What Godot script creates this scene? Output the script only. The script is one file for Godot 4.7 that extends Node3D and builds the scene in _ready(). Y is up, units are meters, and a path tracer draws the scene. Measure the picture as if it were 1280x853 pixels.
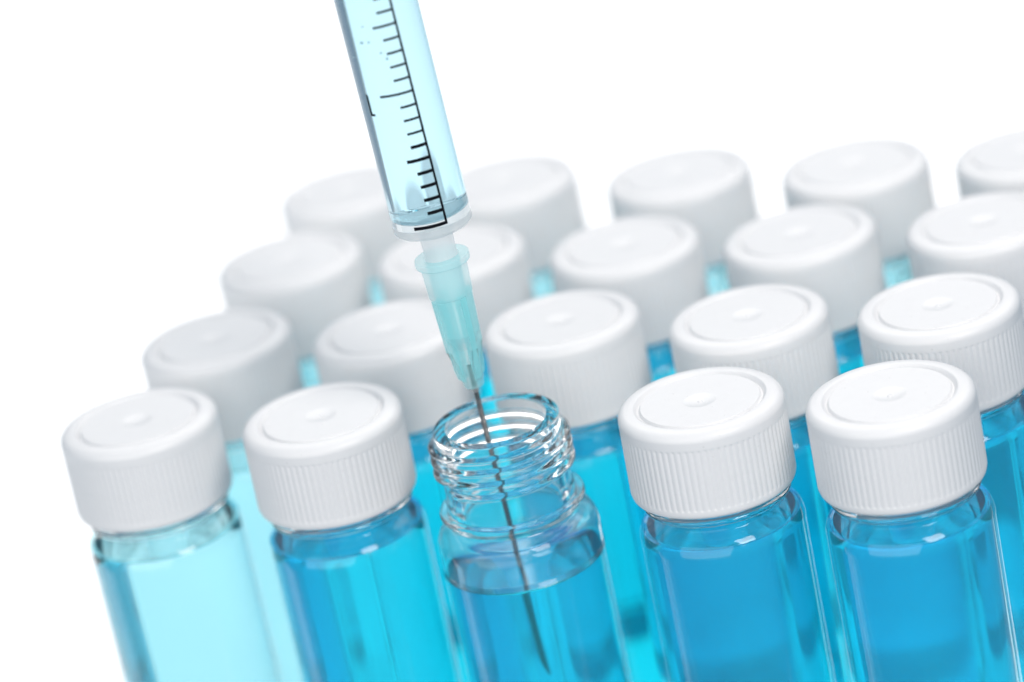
extends Node3D
# A close-up of twenty blue vials in a white studio sweep, one of them open with a syringe needle in it.
# Lengths are written in spacings of the vial grid (P metres) and turned into metres when meshes are made.

const P := 0.024
const TOP := 2.85            # height of a cap's top over the table, in spacings

const TABLE := Rect2(-0.85, -0.70, 0.978, 0.727)   # the white table's face with added glow, metres; edges set for dark reflections
const TABLE_TURN := 0.15

var M := {}


func _ready() -> void:
	set_camera()
	set_light()
	set_materials()
	glow_table()
	vials()
	syringe()


# ------------------------------------------------------------------ camera, air, lamps
func set_camera() -> void:
	var cam := Camera3D.new()
	cam.name = "camera"
	var right := Vector3(0.93028204, -0.18795529, -0.31503673)
	var up := Vector3(0.03875613, 0.90432237, -0.42508707)
	var fwd := Vector3(-0.36479212, -0.38324126, -0.84855928)
	cam.transform = Transform3D(Basis(right, up, -fwd).orthonormalized(), Vector3(9.10773629, 7.69082293 + TOP, 16.25088005) * P)
	cam.near = 0.01
	cam.far = 30.0
	var lens := CameraAttributesPhysical.new()
	lens.frustum_focal_length = 137.186
	lens.frustum_near = 0.01
	lens.frustum_far = 30.0
	lens.exposure_aperture = 11.0
	lens.frustum_focus_distance = 18.92 * P
	cam.attributes = lens
	add_child(cam)
	cam.current = true


func set_light() -> void:
	var we := WorldEnvironment.new()
	we.name = "studio_air"
	var e := Environment.new()
	e.background_mode = Environment.BG_COLOR
	e.background_color = Color(0.10, 0.19, 0.27).linear_to_srgb()
	e.background_energy_multiplier = 1.0
	e.tonemap_mode = Environment.TONE_MAPPER_LINEAR
	e.tonemap_exposure = 1.04
	e.sdfgi_enabled = true
	e.ssao_enabled = true
	e.ssil_enabled = true
	we.environment = e
	add_child(we)
	# added light over the white table, paired with its added glow
	var glow := AreaLight3D.new()
	glow.name = "added_table_glow"
	glow.area_size = TABLE.size
	glow.area_normalize_energy = false
	glow.light_energy = 0.04 / PI
	glow.area_range = 6.0
	glow.area_attenuation = 2.0
	glow.shadow_enabled = true
	glow.transform = Transform3D(Basis(Vector3.UP, TABLE_TURN), Vector3.ZERO) * Transform3D(Basis(Vector3.RIGHT, PI / 2), Vector3(TABLE.get_center().x, 0.0002, TABLE.get_center().y))
	add_child(glow)
	# the softbox up on the right, the one that shows on the glass shoulders
	softbox("key_softbox", Vector3(0.46, 0.56, 0.28), Vector3(0.05, 0.03, -0.03), Vector2(0.25, 0.30), 0.33)
	# the large one over the back of the sweep
	softbox("top_softbox", Vector3(0.02, 0.40, -0.36), Vector3(0.04, 0.06, -0.05), Vector2(0.6, 0.3), 0.165)
	# an added broad fill above the camera, brightening the cap sides
	softbox("added_fill", Vector3(-0.12, 0.42, 1.0), Vector3(0.05, 0.03, -0.03), Vector2(1.5, 1.0), 0.88)


func softbox(called: String, at: Vector3, towards: Vector3, size: Vector2, energy: float) -> void:
	var a := AreaLight3D.new()
	a.name = called
	a.area_size = size
	a.light_energy = energy
	a.light_color = Color(1.0, 0.968, 0.945)
	a.area_range = 6.0
	a.area_attenuation = 2.0
	a.shadow_enabled = true
	add_child(a)
	a.look_at_from_position(at, towards, Vector3.UP)


# ------------------------------------------------------------------ materials
func lin(r: float, g: float, b: float, a := 1.0) -> Color:
	var c := Color(r, g, b).linear_to_srgb()
	c.a = a
	return c


func solid(color: Color, rough: float) -> StandardMaterial3D:
	var m := StandardMaterial3D.new()
	m.albedo_color = color
	m.roughness = rough
	return m


func clear(color: Color, ior: float, rough := 0.0) -> StandardMaterial3D:
	var m := StandardMaterial3D.new()
	m.albedo_color = color
	m.roughness = rough
	m.transparency = BaseMaterial3D.TRANSPARENCY_ALPHA
	m.refraction_enabled = true
	m.refraction_scale = (ior - 1.0) / 10.0
	return m


# wear of white plastic: hairline scratches, faint smudges and a few specks of dust
func scuffs() -> ImageTexture:
	var im := Image.create(512, 512, false, Image.FORMAT_RGB8)
	var rng := RandomNumberGenerator.new()
	rng.seed = 21
	var n := FastNoiseLite.new()
	n.seed = 9
	n.frequency = 0.012
	for y in 512:
		for x in 512:
			var g := 0.994 + 0.006 * n.get_noise_2d(x, y)
			im.set_pixel(x, y, Color(g, g, g))
	for k in 26:
		var p := Vector2(rng.randf() * 512, rng.randf() * 512)
		var d := Vector2.from_angle(rng.randf() * TAU)
		var tone := rng.randf_range(0.96, 0.985)
		for i in rng.randi_range(14, 60):
			p += d
			d = d.rotated(rng.randf_range(-0.03, 0.03))
			im.set_pixel(posmod(int(p.x), 512), posmod(int(p.y), 512), Color(tone, tone, tone))
	for k in 7:
		var p := Vector2i(rng.randi() % 510, rng.randi() % 510)
		im.fill_rect(Rect2i(p, Vector2i(rng.randi_range(2, 4), rng.randi_range(2, 4))), Color(0.78, 0.77, 0.76))
	return ImageTexture.create_from_image(im)


# milky plastic: partly seen through, partly lit from either side
func cloudy(color: Color, share: float) -> StandardMaterial3D:
	var m := solid(color, 0.3)
	m.albedo_color.a = share
	m.transparency = BaseMaterial3D.TRANSPARENCY_ALPHA
	m.backlight_enabled = true
	m.backlight = Color(0.9, 0.9, 0.9)
	return m


func set_materials() -> void:
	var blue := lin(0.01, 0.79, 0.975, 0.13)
	var lit_blue := lin(0.37, 0.78, 0.86, 0.05)     # same filling, painted paler where white light shows through: left column, back row
	M.pane = StandardMaterial3D.new()      # the bottle's wall, thin enough to pass light straight
	M.pane.albedo_color = Color(1, 1, 1, 0.015)
	M.pane.roughness = 0.0
	M.pane.metallic_specular = 0.38
	M.pane.transparency = BaseMaterial3D.TRANSPARENCY_ALPHA
	M.glass = clear(lin(1, 1, 1, 0.0), 1.5)
	M.blue_solid = clear(blue, 1.31)
	M.blue_deep = clear(lin(0.001, 0.26, 0.52, 0.0), 1.33)
	M.blue_deep.metallic_specular = 0.1
	M.lit_deep = clear(lin(0.46, 0.86, 0.93, 0.0), 1.33)
	M.lit_deep.metallic_specular = 0.1
	M.lit_solid = clear(lit_blue, 1.33)
	
	M.neck = clear(lin(1, 1, 1, 0.015), 1.33)
	M.neck.metallic_specular = 0.38
	for m in [M.blue_solid, M.lit_solid]:
		m.metallic_specular = 0.2
	M.pale_wall = clear(lin(0.57, 0.83, 0.915, 0.0), 1.128)
	M.pale_top = clear(lin(0.57, 0.83, 0.915, 0.0), 1.33)
	M.barrel = clear(lin(0.97, 0.99, 1.0, 0.03), 1.5)
	M.aqua_deep = cloudy(lin(0.18, 0.80, 0.83), 0.5)
	M.frosted = cloudy(lin(0.90, 0.95, 0.96), 0.36)
	M.aqua = cloudy(lin(0.36, 0.91, 0.94), 0.34)
	M.steel = solid(lin(0.36, 0.33, 0.31), 0.22)
	M.steel.metallic = 1.0
	M.ink = solid(lin(0.008, 0.009, 0.012), 0.9)
	M.ink.metallic_specular = 0.1
	M.cap = solid(lin(0.88, 0.88, 0.885), 0.42)
	M.cap.backlight_enabled = true
	M.cap.backlight = Color(0.5, 0.5, 0.5)
	M.cap.albedo_texture = scuffs()
	M.cap.uv1_triplanar = true
	M.cap.uv1_scale = Vector3.ONE * 70.0
	M.rubber = solid(lin(0.02, 0.02, 0.02), 0.6)
	M.plunger = solid(lin(0.75, 0.77, 0.78), 0.45)
	M.table = solid(lin(0.60, 0.60, 0.60), 0.6)
	M.table.emission_enabled = true  # glow added to the white table to backlight the vials
	M.table.emission = Color(1, 1, 1)
	M.table.emission_energy_multiplier = 0.76
	M.frame = solid(lin(0.30, 0.30, 0.31), 0.4)


# ------------------------------------------------------------------ shapes
# A profile is an array of [r, y, nr, ny]; it runs so that its outside lies to the right of travel when r points right and y up
# (going up along an outer wall).
func fillet(points: Array, steps := 6) -> Array:
	var out := []
	var n := points.size()
	for i in n:
		var p := Vector2(points[i].x, points[i].y)
		var before := (p - Vector2(points[i - 1].x, points[i - 1].y)).normalized() if i > 0 else Vector2.ZERO
		var after := (Vector2(points[i + 1].x, points[i + 1].y) - p).normalized() if i < n - 1 else Vector2.ZERO
		if i == 0:
			out.append([p.x, p.y, after.y, -after.x])
			continue
		if i == n - 1:
			out.append([p.x, p.y, before.y, -before.x])
			continue
		var rad: float = points[i].z
		var turn := before.angle_to(after)
		if rad <= 0.0 or absf(turn) < 0.001:
			out.append([p.x, p.y, before.y, -before.x])
			out.append([p.x, p.y, after.y, -after.x])
			continue
		var cut := rad * tan(absf(turn) / 2.0)
		var from := p - before * cut
		var normal := Vector2(before.y, -before.x)
		var center := from - normal * rad * signf(turn)
		for k in steps + 1:
			var nn := normal.rotated(turn * k / steps)
			var q := center + nn * rad * signf(turn)
			out.append([q.x, q.y, nn.x, nn.y])
	return out


# Turns a profile round the y axis. The named bump pushes the surface in or out.
func lathe(prof: Array, segs: int, flip := false, bump := "") -> Array:
	var v := PackedVector3Array()
	var nr := PackedVector3Array()
	var ix := PackedInt32Array()
	var rows := prof.size()
	for i in rows:
		var p: Array = prof[i]
		for j in segs + 1:
			var a := TAU * (j % segs) / segs
			var rad: float = p[0]
			var t := 0.0
			var dy := 0.0
			if bump != "":
				var d: float = relief(bump, a, p[1])
				t = (relief(bump, a + 0.002, p[1]) - relief(bump, a - 0.002, p[1])) / 0.004 / maxf(rad, 0.001)
				dy = (relief(bump, a, p[1] + 0.0005) - relief(bump, a, p[1] - 0.0005)) / 0.001
				rad += d
			var c := cos(a)
			var s := sin(a)
			v.append(Vector3(rad * c, p[1], rad * s) * P)
			var m := Vector3(p[2] * c + s * t, p[3] - dy, p[2] * s - c * t).normalized()
			nr.append(-m if flip else m)
	for i in rows - 1:
		if absf(prof[i][0] - prof[i + 1][0]) + absf(prof[i][1] - prof[i + 1][1]) < 1e-7:
			continue
		for j in segs:
			var a := i * (segs + 1) + j
			var b := a + segs + 1
			var quad := [a, b + 1, b, a, a + 1, b + 1] if not flip else [a, b, b + 1, a, b + 1, a + 1]
			if prof[i][0] < 1e-6:
				quad = quad.slice(0, 3)
			elif prof[i + 1][0] < 1e-6:
				quad = [a, a + 1, b] if not flip else [a, b, a + 1]
			ix.append_array(PackedInt32Array(quad))
	return [v, nr, ix]


func relief(kind: String, a: float, y: float) -> float:
	return thread(a, y) if kind == "thread" else flutes(a, y)


func put_surface(mesh: ArrayMesh, shape: Array, m: Material) -> void:
	var arrays := []
	arrays.resize(Mesh.ARRAY_MAX)
	arrays[Mesh.ARRAY_VERTEX] = shape[0]
	arrays[Mesh.ARRAY_NORMAL] = shape[1]
	arrays[Mesh.ARRAY_INDEX] = shape[2]
	mesh.add_surface_from_arrays(Mesh.PRIMITIVE_TRIANGLES, arrays)
	mesh.surface_set_material(mesh.get_surface_count() - 1, m)


func merge(a: Array, b: Array) -> Array:
	var first: int = a[0].size()
	var ix: PackedInt32Array = a[2].duplicate()
	for k in b[2]:
		ix.append(k + first)
	return [a[0] + b[0], a[1] + b[1], ix]


func moved(a: Array, t: Transform3D) -> Array:
	var v := PackedVector3Array()
	var n := PackedVector3Array()
	for p in a[0]:
		v.append(t * p)
	for p in a[1]:
		n.append((t.basis * p).normalized())
	return [v, n, a[2]]


func part(called: String, shape: Array, m: Material, parent: Node3D) -> MeshInstance3D:
	var mesh := ArrayMesh.new()
	put_surface(mesh, shape, m)
	return part_of(called, mesh, parent)


func part_of(called: String, mesh: Mesh, parent: Node3D) -> MeshInstance3D:
	var o := MeshInstance3D.new()
	o.name = called
	o.mesh = mesh
	parent.add_child(o, true)
	return o


func tag(o: Node3D, label: String, category: String, group := "") -> void:
	o.set_meta("label", label)
	o.set_meta("category", category)
	if group:
		o.set_meta("group", group)


# a small box with bevelled edges between two corners, in metres
func block(lo: Vector3, hi: Vector3, bevel: float) -> Array:
	var out := [PackedVector3Array(), PackedVector3Array(), PackedInt32Array()]
	var c := (lo + hi) / 2.0
	var h := (hi - lo) / 2.0
	for axis in 3:
		var u := (axis + 1) % 3
		var w := (axis + 2) % 3
		for s in [-1.0, 1.0]:
			var pts := []
			for q in [[-1, -1], [1, -1], [1, 1], [-1, 1]]:
				var p := c
				p[axis] += s * h[axis]
				p[u] += q[0] * (h[u] - bevel)
				p[w] += q[1] * (h[w] - bevel)
				pts.append(p)
			var nn := Vector3.ZERO
			nn[axis] = s
			face(out, pts, nn)
		for s in [-1.0, 1.0]:
			for s2 in [-1.0, 1.0]:
				var e1 := c
				e1[u] += s * h[u]
				e1[w] += s2 * (h[w] - bevel)
				var e2 := c
				e2[u] += s * (h[u] - bevel)
				e2[w] += s2 * h[w]
				var along := Vector3.ZERO
				along[axis] = h[axis] - bevel
				var nn := Vector3.ZERO
				nn[u] = s
				nn[w] = s2
				face(out, [e1 - along, e1 + along, e2 + along, e2 - along], nn.normalized())
	for sx in [-1.0, 1.0]:
		for sy in [-1.0, 1.0]:
			for sz in [-1.0, 1.0]:
				var sg := Vector3(sx, sy, sz)
				face(out, [c + sg * (h - Vector3(0, bevel, bevel)), c + sg * (h - Vector3(bevel, 0, bevel)), c + sg * (h - Vector3(bevel, bevel, 0))], sg.normalized())
	return out


func face(shape: Array, pts: Array, normal: Vector3) -> void:
	var k: int = shape[0].size()
	for p in pts:
		shape[0].append(p)
		shape[1].append(normal)
	var out: Vector3 = (pts[1] - pts[0]).cross(pts[2] - pts[0])
	for t in range(1, pts.size() - 1):
		shape[2].append_array(PackedInt32Array([k, k + t, k + t + 1] if out.dot(normal) < 0.0 else [k, k + t + 1, k + t]))


# ------------------------------------------------------------------ the white table under everything, its glow added
func glow_table() -> void:
	var t := Node3D.new()
	t.name = "glow_table"
	tag(t, "white table with added glow that the vials stand on, filling the background", "white table")
	add_child(t)
	t.rotation.y = TABLE_TURN
	var lo := TABLE.position
	var hi := TABLE.end
	part("glow_panel", block(Vector3(lo.x, -0.006, lo.y), Vector3(hi.x, 0.0, hi.y), 0.0005), M.table, t)
	var rim := 0.02
	part("frame", merge(merge(block(Vector3(lo.x - rim, -0.05, lo.y - rim), Vector3(lo.x - 0.0005, 0.001, hi.y + rim), 0.001), block(Vector3(hi.x + 0.0005, -0.05, lo.y - rim), Vector3(hi.x + rim, 0.001, hi.y + rim), 0.001)),
		merge(block(Vector3(lo.x, -0.05, lo.y - rim), Vector3(hi.x, 0.0008, lo.y - 0.0005), 0.001), block(Vector3(lo.x, -0.05, hi.y + 0.0005), Vector3(hi.x, 0.0008, hi.y + rim), 0.001))), M.frame, t)


# ------------------------------------------------------------------ vials; y = 0 is the cap's top
func glass_outer() -> Array:
	return [Vector3(0, -2.815, 0), Vector3(0.30, -2.835, 0.05), Vector3(0.36, -2.850, 0.03), Vector3(0.415, -2.850, 0.06), Vector3(0.415, -0.625, 0.12), Vector3(0.330, -0.562, 0.022),
		Vector3(0.330, -0.524, 0.004), Vector3(0.369, -0.524, 0.0155), Vector3(0.369, -0.490, 0.0155), Vector3(0.326, -0.490, 0.006)]


func thread(a: float, y: float) -> float:
	var w := (-0.108 - y) / 0.068 - a / TAU
	var k := roundf(w)
	var along := TAU * k + a
	var u := w - k
	var ends := smoothstep(0.0, 0.5, along) * (1.0 - smoothstep(TAU * 3.3, TAU * 3.3 + 0.5, along))
	var s := 0.5 + 0.5 * cos(TAU * u)
	return 0.037 * ends * smoothstep(0.30, 1.0, s)


func make_bottle(level: float, segs: int, threaded: bool) -> ArrayMesh:
	var mesh := ArrayMesh.new()
	var body := split(fillet(glass_outer() + [Vector3(0.326, -0.44, 0)], 8), level)
	var high := []
	var rows := 120 if threaded else 2
	for k in rows + 1:
		high.append([0.326 if k == 0 else 0.320, lerpf(-0.44, -0.075, float(k) / rows), 1.0, 0.0])
	var wall := merge(lathe(body[1], segs), lathe(high, 256, false, "thread") if threaded else lathe(high, segs))
	var inner := fillet([Vector3(0.320, -0.075, 0), Vector3(0.320, -0.06, 0.008), Vector3(0.252, -0.06, 0.008), Vector3(0.252, -0.55, 0.03), Vector3(0.296, -0.592, 0.03), Vector3(0.395, -0.646, 0.08), Vector3(0.398, level + 0.03, 0.02), Vector3(0.4149, level, 0)], 8)
	put_surface(mesh, merge(wall, lathe(inner, segs)), M.neck)
	put_surface(mesh, lathe(body[0], segs), M.pane)
	return mesh


# the two pieces of a rising profile, under and over a height
func split(prof: Array, level: float) -> Array:
	var under := []
	var over := []
	for k in prof.size():
		if prof[k][1] <= level and over.is_empty():
			under.append(prof[k])
			continue
		if over.is_empty():
			var t: float = (level - prof[k - 1][1]) / (prof[k][1] - prof[k - 1][1])
			var cut := [lerpf(prof[k - 1][0], prof[k][0], t), level, prof[k - 1][2], prof[k - 1][3]]
			under.append(cut)
			over.append(cut)
		over.append(prof[k])
	return [under, over]


# the filling up to its level; a dished surface closes it
func make_liquid(level: float, segs: int, meniscus: float, body: Material, top: Material) -> ArrayMesh:
	var mesh := ArrayMesh.new()
	put_surface(mesh, lathe(split(fillet(filling(), 8), level)[0], segs), body)
	put_surface(mesh, lathe(dish(0.398, level, meniscus), segs), top)
	return mesh


func dish(edge: float, level: float, meniscus: float) -> Array:
	var top := []
	for k in 17:
		var x := k / 16.0
		var fall := meniscus * (1.0 - exp(-x * 4.5)) / (1.0 - exp(-4.5))
		var slope := meniscus * 4.5 * exp(-x * 4.5) / (1.0 - exp(-4.5)) / 0.11
		var nn := Vector2(-slope, 1.0).normalized()
		top.append([edge - 0.11 * x, level - fall, nn.x, nn.y])
	top.append([0.0, level - meniscus, 0.0, 1.0])
	return top


# the filling, a little inside the bottle's outer face
func filling() -> Array:
	return [Vector3(0, -2.790, 0), Vector3(0.398, -2.790, 0.07), Vector3(0.398, -0.635, 0.117), Vector3(0.306, -0.583, 0.03)]


func make_closed_bottle(segs: int) -> ArrayMesh:
	var mesh := ArrayMesh.new()
	put_surface(mesh, lathe(fillet(glass_outer().slice(0, 6) + [Vector3(0.330, -0.06, 0.006), Vector3(0.27, -0.06, 0)], 8), segs), M.pane)
	return mesh


func make_ring(segs: int) -> ArrayMesh:
	var mesh := ArrayMesh.new()
	put_surface(mesh, lathe(fillet([Vector3(0.334, -0.524, 0), Vector3(0.369, -0.524, 0.0155), Vector3(0.369, -0.490, 0.0155), Vector3(0.334, -0.490, 0), Vector3(0.334, -0.524, 0)], 6), segs), M.glass)
	return mesh


func flutes(a: float, y: float) -> float:
	var there := smoothstep(-0.418, -0.400, y) * (1.0 - smoothstep(-0.098, -0.082, y))
	return -0.0037 * there * pow(maxf(0.5 + 0.5 * cos(a * 80.0), 0.0), 1.6)


func make_cap() -> ArrayMesh:
	var mesh := ArrayMesh.new()
	var side := fillet([Vector3(0.345, -0.457, 0), Vector3(0.404, -0.457, 0.022), Vector3(0.411, -0.42, 0.01)], 5)
	side.pop_back()
	for y in [-0.424, -0.418, -0.414, -0.409, -0.404, -0.40, -0.36, -0.30, -0.24, -0.18, -0.13, -0.104, -0.098, -0.094, -0.09, -0.086, -0.082, -0.078]:
		side.append([0.411, y, 1.0, 0.0])
	var skirt := lathe(side, 80 * 8, false, "flutes")
	var top := fillet([Vector3(0.411, -0.078, 0), Vector3(0.411, -0.010, 0.048), Vector3(0.352, 0.0, 0.05), Vector3(0.328, 0.0, 0.012), Vector3(0.305, -0.026, 0.005),
		Vector3(0.294, -0.005, 0.004), Vector3(0.082, -0.006, 0.010), Vector3(0.050, -0.0125, 0.03), Vector3(0.012, -0.017, 0.004), Vector3(0.008, -0.009, 0.003), Vector3(0, -0.008, 0)], 6)
	var inside := fillet([Vector3(0, -0.055, 0), Vector3(0.385, -0.055, 0.02), Vector3(0.385, -0.45, 0), Vector3(0.345, -0.457, 0)], 4)
	# the inside runs up on the inner wall the other way round
	var shell := merge(merge(skirt, lathe(top, 128)), lathe(inside, 96))
	put_surface(mesh, shell, M.cap)
	return mesh


func vials() -> void:
	# where each vial stands on the table, front row first, in spacings
	var spots := [
		[Vector2(-0.022, 0.006), Vector2(1.021, 0.025), Vector2(1.966, 0.046), Vector2(3.030, -0.001), Vector2(3.989, 0.011)],
		[Vector2(0.007, -0.975), Vector2(1.005, -1.008), Vector2(1.973, -1.024), Vector2(2.995, -0.998), Vector2(3.986, -1.033)],
		[Vector2(0.016, -2.038), Vector2(1.000, -2.020), Vector2(2.016, -2.005), Vector2(2.994, -2.031), Vector2(3.997, -2.054)],
		[Vector2(0.001, -3.032), Vector2(0.974, -3.040), Vector2(2.030, -3.007), Vector2(3.070, -2.965), Vector2(4.040, -3.020)],
	]
	var labels := [
		["white capped blue vial at the left end of the front row", "white capped blue vial in the front row, just left of the open vial", "", "white capped blue vial in the front row, just right of the open vial", "white capped blue vial at the right end of the front row"],
		["blurred white capped vial at the left end of the second row", "white capped vial in the second row, left of the needle hub", "white capped vial directly behind the open vial, right of the needle hub", "white capped vial in the second row, fourth from the left", "white capped vial at the right end of the second row, by the picture edge"],
		["soft white capped vial at the left end of the third row", "white capped vial in the third row, behind the needle hub", "white capped vial in the middle of the third row", "white capped vial in the third row, fourth from the left", "white capped vial at the right end of the third row, cut by the picture edge"],
		["palest, most blurred white capped vial at the left end of the back row", "blurred white capped vial in the back row, just right of the syringe barrel", "blurred white capped vial in the middle of the back row", "blurred white capped vial in the back row, second from the right", "blurred white capped vial at the right corner of the back row, mostly cut off"],
	]
	var rng := RandomNumberGenerator.new()
	rng.seed = 7
	var behind := Node3D.new()
	var bottle := part_of("glass_bottle", make_closed_bottle(128), behind)
	part_of("neck_ring", make_ring(128), bottle)
	part_of("liquid", make_liquid(-0.628, 128, 0.010, M.blue_solid, M.blue_deep), behind)
	part_of("cap", make_cap(), behind)
	var lit_behind := behind.duplicate()  # copy whose liquid has the brighter backlight painted into its tint
	lit_behind.get_node("liquid").set_surface_override_material(0, M.lit_solid)
	lit_behind.get_node("liquid").set_surface_override_material(1, M.lit_deep)
	for row in 4:
		for col in 5:
			var at: Vector2 = spots[row][col]
			var o: Node3D
			if row == 0 and col == 2:
				o = Node3D.new()
				o.name = "open_vial"
				part_of("glass_bottle", make_bottle(-0.815, 192, true), o)
				part_of("liquid", make_liquid(-0.815, 192, 0.035, M.blue_solid, M.blue_deep), o)
				tag(o, "open clear glass vial without a cap, needle dipping into its blue liquid", "vial")
			else:
				o = lit_behind.duplicate() if row == 3 or col == 0 else behind.duplicate()
				o.name = "capped_vial" if row + col == 0 else "capped_vial_%03d" % (row * 5 + col)
				tag(o, labels[row][col], "vial", "white capped vials standing in rows")
				o.rotation.y = rng.randf() * TAU
			for c in o.get_children():
				c.position.y = TOP * P
			var cap: Node3D = o.get_node_or_null("cap")
			if cap:   # screwed down a little differently each time
				cap.position.y += rng.randf_range(-0.006, 0.004) * P
				cap.rotation = Vector3(rng.randf_range(-0.012, 0.012), 0, rng.randf_range(-0.012, 0.012))
			o.position = Vector3(at.x, 0.0, at.y) * P + Vector3(0, 0.00006, 0)
			add_child(o, true)
	behind.free()
	lit_behind.free()


# ------------------------------------------------------------------ the syringe; lengths along its axis from the rim of the open vial
func syringe() -> void:
	var s := Node3D.new()
	s.name = "syringe"
	tag(s, "clear syringe of pale blue liquid with black scale and aqua needle hub", "syringe")
	add_child(s)
	var tip := -1.40
	var d := Vector3(-0.03525899, 0.99930688, 0.01194033).normalized()
	var back := Vector3(0.36479212, 0.38324126, 0.84855928)
	var x := d.cross(back).normalized()
	s.transform = Transform3D(Basis(x, d, x.cross(d)), (Vector3(1.90165, TOP - 0.06, 0.0433) + d * tip) * P)
	# barrel: outer wall, and the inner wall where air stands above the stopper
	var end := 4.6
	var outer := fillet([Vector3(0.196, 1.12, 0), Vector3(0.196, end, 0), Vector3(0.330, end, 0.012), Vector3(0.330, end + 0.05, 0.012), Vector3(0.168, end + 0.05, 0)], 5)
	var stop := 3.6
	var bore := fillet([Vector3(0.168, end + 0.05, 0), Vector3(0.168, stop, 0)])
	var barrel: Node3D = hold(part("barrel", merge(lathe(outer, 128), lathe(bore, 128)), M.barrel, s))
	hold(part("barrel_end", lathe(fillet([Vector3(0.02, 1.062, 0), Vector3(0.170, 1.062, 0.014), Vector3(0.196, 1.082, 0.012), Vector3(0.196, 1.12, 0), Vector3(0.02, 1.12, 0)], 5), 128), M.frosted, s))
	# liquid: from the cone at the bottom of the bore up to the stopper
	var mesh := ArrayMesh.new()
	put_surface(mesh, lathe(fillet([Vector3(0, 1.122, 0), Vector3(0.055, 1.122, 0.006), Vector3(0.100, 1.132, 0.01), Vector3(0.168, 1.150, 0.012), Vector3(0.168, stop, 0)], 5), 128, true), M.pale_wall)
	put_surface(mesh, lathe([[0.168, stop, 0.0, 1.0], [0.0, stop, 0.0, 1.0]], 128), M.pale_top)
	hold(part_of("liquid", mesh, s))
	hold(part("stopper", lathe(fillet([Vector3(0, stop + 0.01, 0), Vector3(0.160, stop + 0.01, 0.02), Vector3(0.160, stop + 0.30, 0.02), Vector3(0, stop + 0.30, 0)], 4), 64), M.rubber, s))
	var rod := merge(block(Vector3(-0.12, stop + 0.31, -0.02) * P, Vector3(0.12, 5.6, 0.02) * P, 0.0002), block(Vector3(-0.018, stop + 0.312, -0.12) * P, Vector3(0.018, 5.598, 0.12) * P, 0.0002))
	rod = merge(rod, lathe(fillet([Vector3(0, 5.605, 0), Vector3(0.22, 5.605, 0.015), Vector3(0.22, 5.66, 0.015), Vector3(0, 5.66, 0)], 4), 64))
	hold(part("plunger", rod, M.plunger, s))
	# scale: a long line with ticks on its left
	var ink := 0.1972
	var line_at := deg_to_rad(19.7)
	var zero := 1.140
	var step := 0.0690
	hold(part("scale_line", strip(ink, line_at - 0.029, line_at + 0.029, zero - 0.008, zero + step * 30, 2), M.ink, s))
	for k in 31:
		var long := deg_to_rad(-28.0) if k % 10 == 0 else deg_to_rad(-13.5) if k % 5 == 0 else deg_to_rad(-3.4)
		var y := zero + step * k
		var half := 0.0058 if k > 6 else 0.0084
		hold(part("scale_tick", strip(ink, long, line_at - 0.020, y - half, y + half, 12), M.ink, s))
	var mark := merge(strip(ink, deg_to_rad(-52.5), deg_to_rad(-49.0), zero + step * 10 - 0.098, zero + step * 10 + 0.012, 2), strip(ink, deg_to_rad(-49.0), deg_to_rad(-44), zero + step * 10 - 0.098, zero + step * 10 - 0.087, 2))
	hold(part("scale_mark", mark, M.ink, s))
	# nozzle
	hold(part("nozzle", lathe(fillet([Vector3(0.03, 0.70, 0), Vector3(0.074, 0.70, 0.006), Vector3(0.084, 1.061, 0.0), Vector3(0.03, 1.061, 0)], 4), 64), M.frosted, s))
	# bubbles clinging to the inside of the barrel
	var rng := RandomNumberGenerator.new()
	rng.seed = 12
	for b in [[-0.105, 2.10], [-0.075, 2.10], [-0.085, 2.18], [-0.035, 2.04], [-0.015, 2.005], [0.065, 1.63], [-0.14, 2.2], [-0.15, 2.02], [0.03, 1.40]]:
		var rr := 0.0045 + rng.randf() * 0.003
		var z := sqrt(0.162 * 0.162 - b[0] * b[0]) - rr
		var ball := SphereMesh.new()
		ball.radius = rr * P
		ball.height = rr * 2 * P
		ball.radial_segments = 16
		ball.rings = 8
		var bubble := part_of("air_bubble", ball, s)
		ball.material = M.blue_bubble if M.has("blue_bubble") else bubble_material()
		bubble.position = Vector3(b[0], b[1] - tip, z) * P
	needle(s)


# parts of the syringe are drawn from the vial's rim; its node stands at the needle's point
func hold(o: Node3D) -> Node3D:
	o.position.y = 1.40 * P
	return o


func bubble_material() -> StandardMaterial3D:
	var m := StandardMaterial3D.new()
	m.albedo_color = Color(0.86, 0.96, 0.98, 0.6)
	m.roughness = 0.3
	m.transparency = BaseMaterial3D.TRANSPARENCY_ALPHA
	M.blue_bubble = m
	return m


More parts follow.
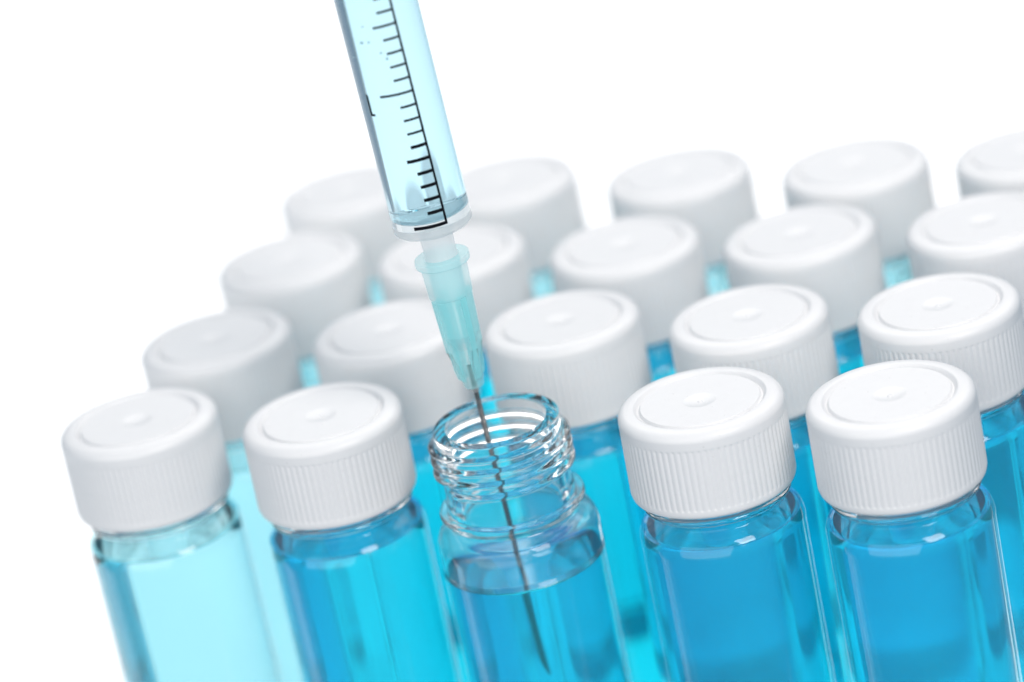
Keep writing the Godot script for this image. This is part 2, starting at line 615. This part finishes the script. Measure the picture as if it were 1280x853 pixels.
# a thin raised print on the barrel between two angles (0 faces the viewer's side) and two heights
func strip(rad: float, a0: float, a1: float, y0: float, y1: float, n: int) -> Array:
	var v := PackedVector3Array()
	var nr := PackedVector3Array()
	var ix := PackedInt32Array()
	var section := [[rad - 0.0009, y0], [rad + 0.0011, y0], [rad + 0.0011, y1], [rad - 0.0009, y1]]
	for side in 4:
		var p: Array = section[side]
		var q: Array = section[(side + 1) % 4]
		var k := v.size()
		for i in n + 1:
			var a := a0 + (a1 - a0) * i / n
			var o := Vector3(sin(a), 0, cos(a))
			for e in [p, q]:
				v.append((o * e[0] + Vector3(0, e[1], 0)) * P)
				nr.append([Vector3.DOWN, o, Vector3.UP, -o][side])
		for i in n:
			var b := k + i * 2
			ix.append_array(PackedInt32Array([b, b + 1, b + 3, b, b + 3, b + 2]))
	for last in [0, 1]:
		var a := a1 if last else a0
		var o := Vector3(sin(a), 0, cos(a))
		var k := v.size()
		for e in section:
			v.append((o * e[0] + Vector3(0, e[1], 0)) * P)
			nr.append(Vector3(cos(a), 0, -sin(a)) * (1.0 if last else -1.0))
		ix.append_array(PackedInt32Array([k, k + 2, k + 1, k, k + 3, k + 2] if last else [k, k + 1, k + 2, k, k + 2, k + 3]))
	return [v, nr, ix]


func needle(s: Node3D) -> void:
	# hub: a cup that takes the nozzle, with a collar round its mouth and fins below
	var outer := fillet([Vector3(0.0, 0.20, 0), Vector3(0.050, 0.20, 0.008), Vector3(0.056, 0.250, 0.01), Vector3(0.060, 0.42, 0.03), Vector3(0.098, 0.50, 0.03), Vector3(0.104, 0.70, 0.004), Vector3(0.110, 0.705, 0.003),
		Vector3(0.1155, 0.872, 0.004), Vector3(0.137, 0.872, 0.008), Vector3(0.137, 0.912, 0.008), Vector3(0.0875, 0.912, 0.004), Vector3(0.078, 0.64, 0.01), Vector3(0.062, 0.46, 0.05), Vector3(0.0, 0.43, 0)], 5)
	var hub: MeshInstance3D = hold(part("needle_hub", lathe(outer, 96), M.aqua, s))
	for k in 4:
		var fin := MeshInstance3D.new()
		fin.name = "fin"
		fin.mesh = fin_mesh()
		hub.add_child(fin, true)
		fin.rotation.y = PI / 2 * k + 0.5
	var glue := lathe(fillet([Vector3(0, 0.165, 0), Vector3(0.013, 0.165, 0.0), Vector3(0.026, 0.198, 0.01), Vector3(0, 0.199, 0)], 3), 32)
	hold(part("needle_socket", glue, M.frosted, s))
	# the steel tube with its slanted point
	var n := 24
	var v := PackedVector3Array()
	var nr := PackedVector3Array()
	var ix := PackedInt32Array()
	var rad := 0.0132
	for i in 2:
		for j in n + 1:
			var a := TAU * j / n
			var o := Vector3(cos(a), 0, sin(a))
			var y := 0.31 if i else -1.40 + 0.115 * (0.5 - 0.5 * cos(a - 0.4))
			v.append((o * rad + Vector3(0, y, 0)) * P)
			nr.append(o)
	for j in n:
		ix.append_array(PackedInt32Array([j, j + n + 2, j + n + 1, j, j + 1, j + n + 2]))
	var k0 := v.size()
	v.append(Vector3(0, -1.40 + 0.0575, 0) * P)
	nr.append(Vector3(-0.97, -0.2, -0.2).normalized())
	for j in n + 1:
		v.append(v[j])
		nr.append(nr[k0])
	for j in n:
		ix.append_array(PackedInt32Array([k0, k0 + 2 + j, k0 + 1 + j]))
	hold(part("needle", [v, nr, ix], M.steel, s))


func fin_mesh() -> Mesh:
	if M.has("fin"):
		return M.fin
	# an upright plate standing out of the hub's lower part, wider above, with a step
	var outline := [Vector2(0.045, 0.235), Vector2(0.070, 0.258), Vector2(0.081, 0.31), Vector2(0.087, 0.415), Vector2(0.099, 0.419), Vector2(0.110, 0.70), Vector2(0.045, 0.70)]
	var half := 0.015
	var v := PackedVector3Array()
	var n := PackedVector3Array()
	var ix := PackedInt32Array()
	for side in [-1.0, 1.0]:
		var k := v.size()
		for q in outline:
			v.append(Vector3(q.x, q.y, side * half) * P)
			n.append(Vector3(0, 0, side))
		for t in range(1, outline.size() - 1):
			ix.append_array(PackedInt32Array([k, k + t + 1, k + t] if side > 0 else [k, k + t, k + t + 1]))
	for t in outline.size():
		var a: Vector2 = outline[t]
		var b: Vector2 = outline[(t + 1) % outline.size()]
		var nn := Vector3(b.y - a.y, a.x - b.x, 0).normalized()
		var k := v.size()
		for q in [Vector3(a.x, a.y, -half), Vector3(b.x, b.y, -half), Vector3(b.x, b.y, half), Vector3(a.x, a.y, half)]:
			v.append(q * P)
			n.append(nn)
		ix.append_array(PackedInt32Array([k, k + 2, k + 1, k, k + 3, k + 2]) if (v[k + 1] - v[k]).cross(v[k + 2] - v[k]).dot(nn) > 0 else PackedInt32Array([k, k + 1, k + 2, k, k + 2, k + 3]))
	var mesh := ArrayMesh.new()
	put_surface(mesh, [v, n, ix], M.aqua_deep)
	M.fin = mesh
	return mesh
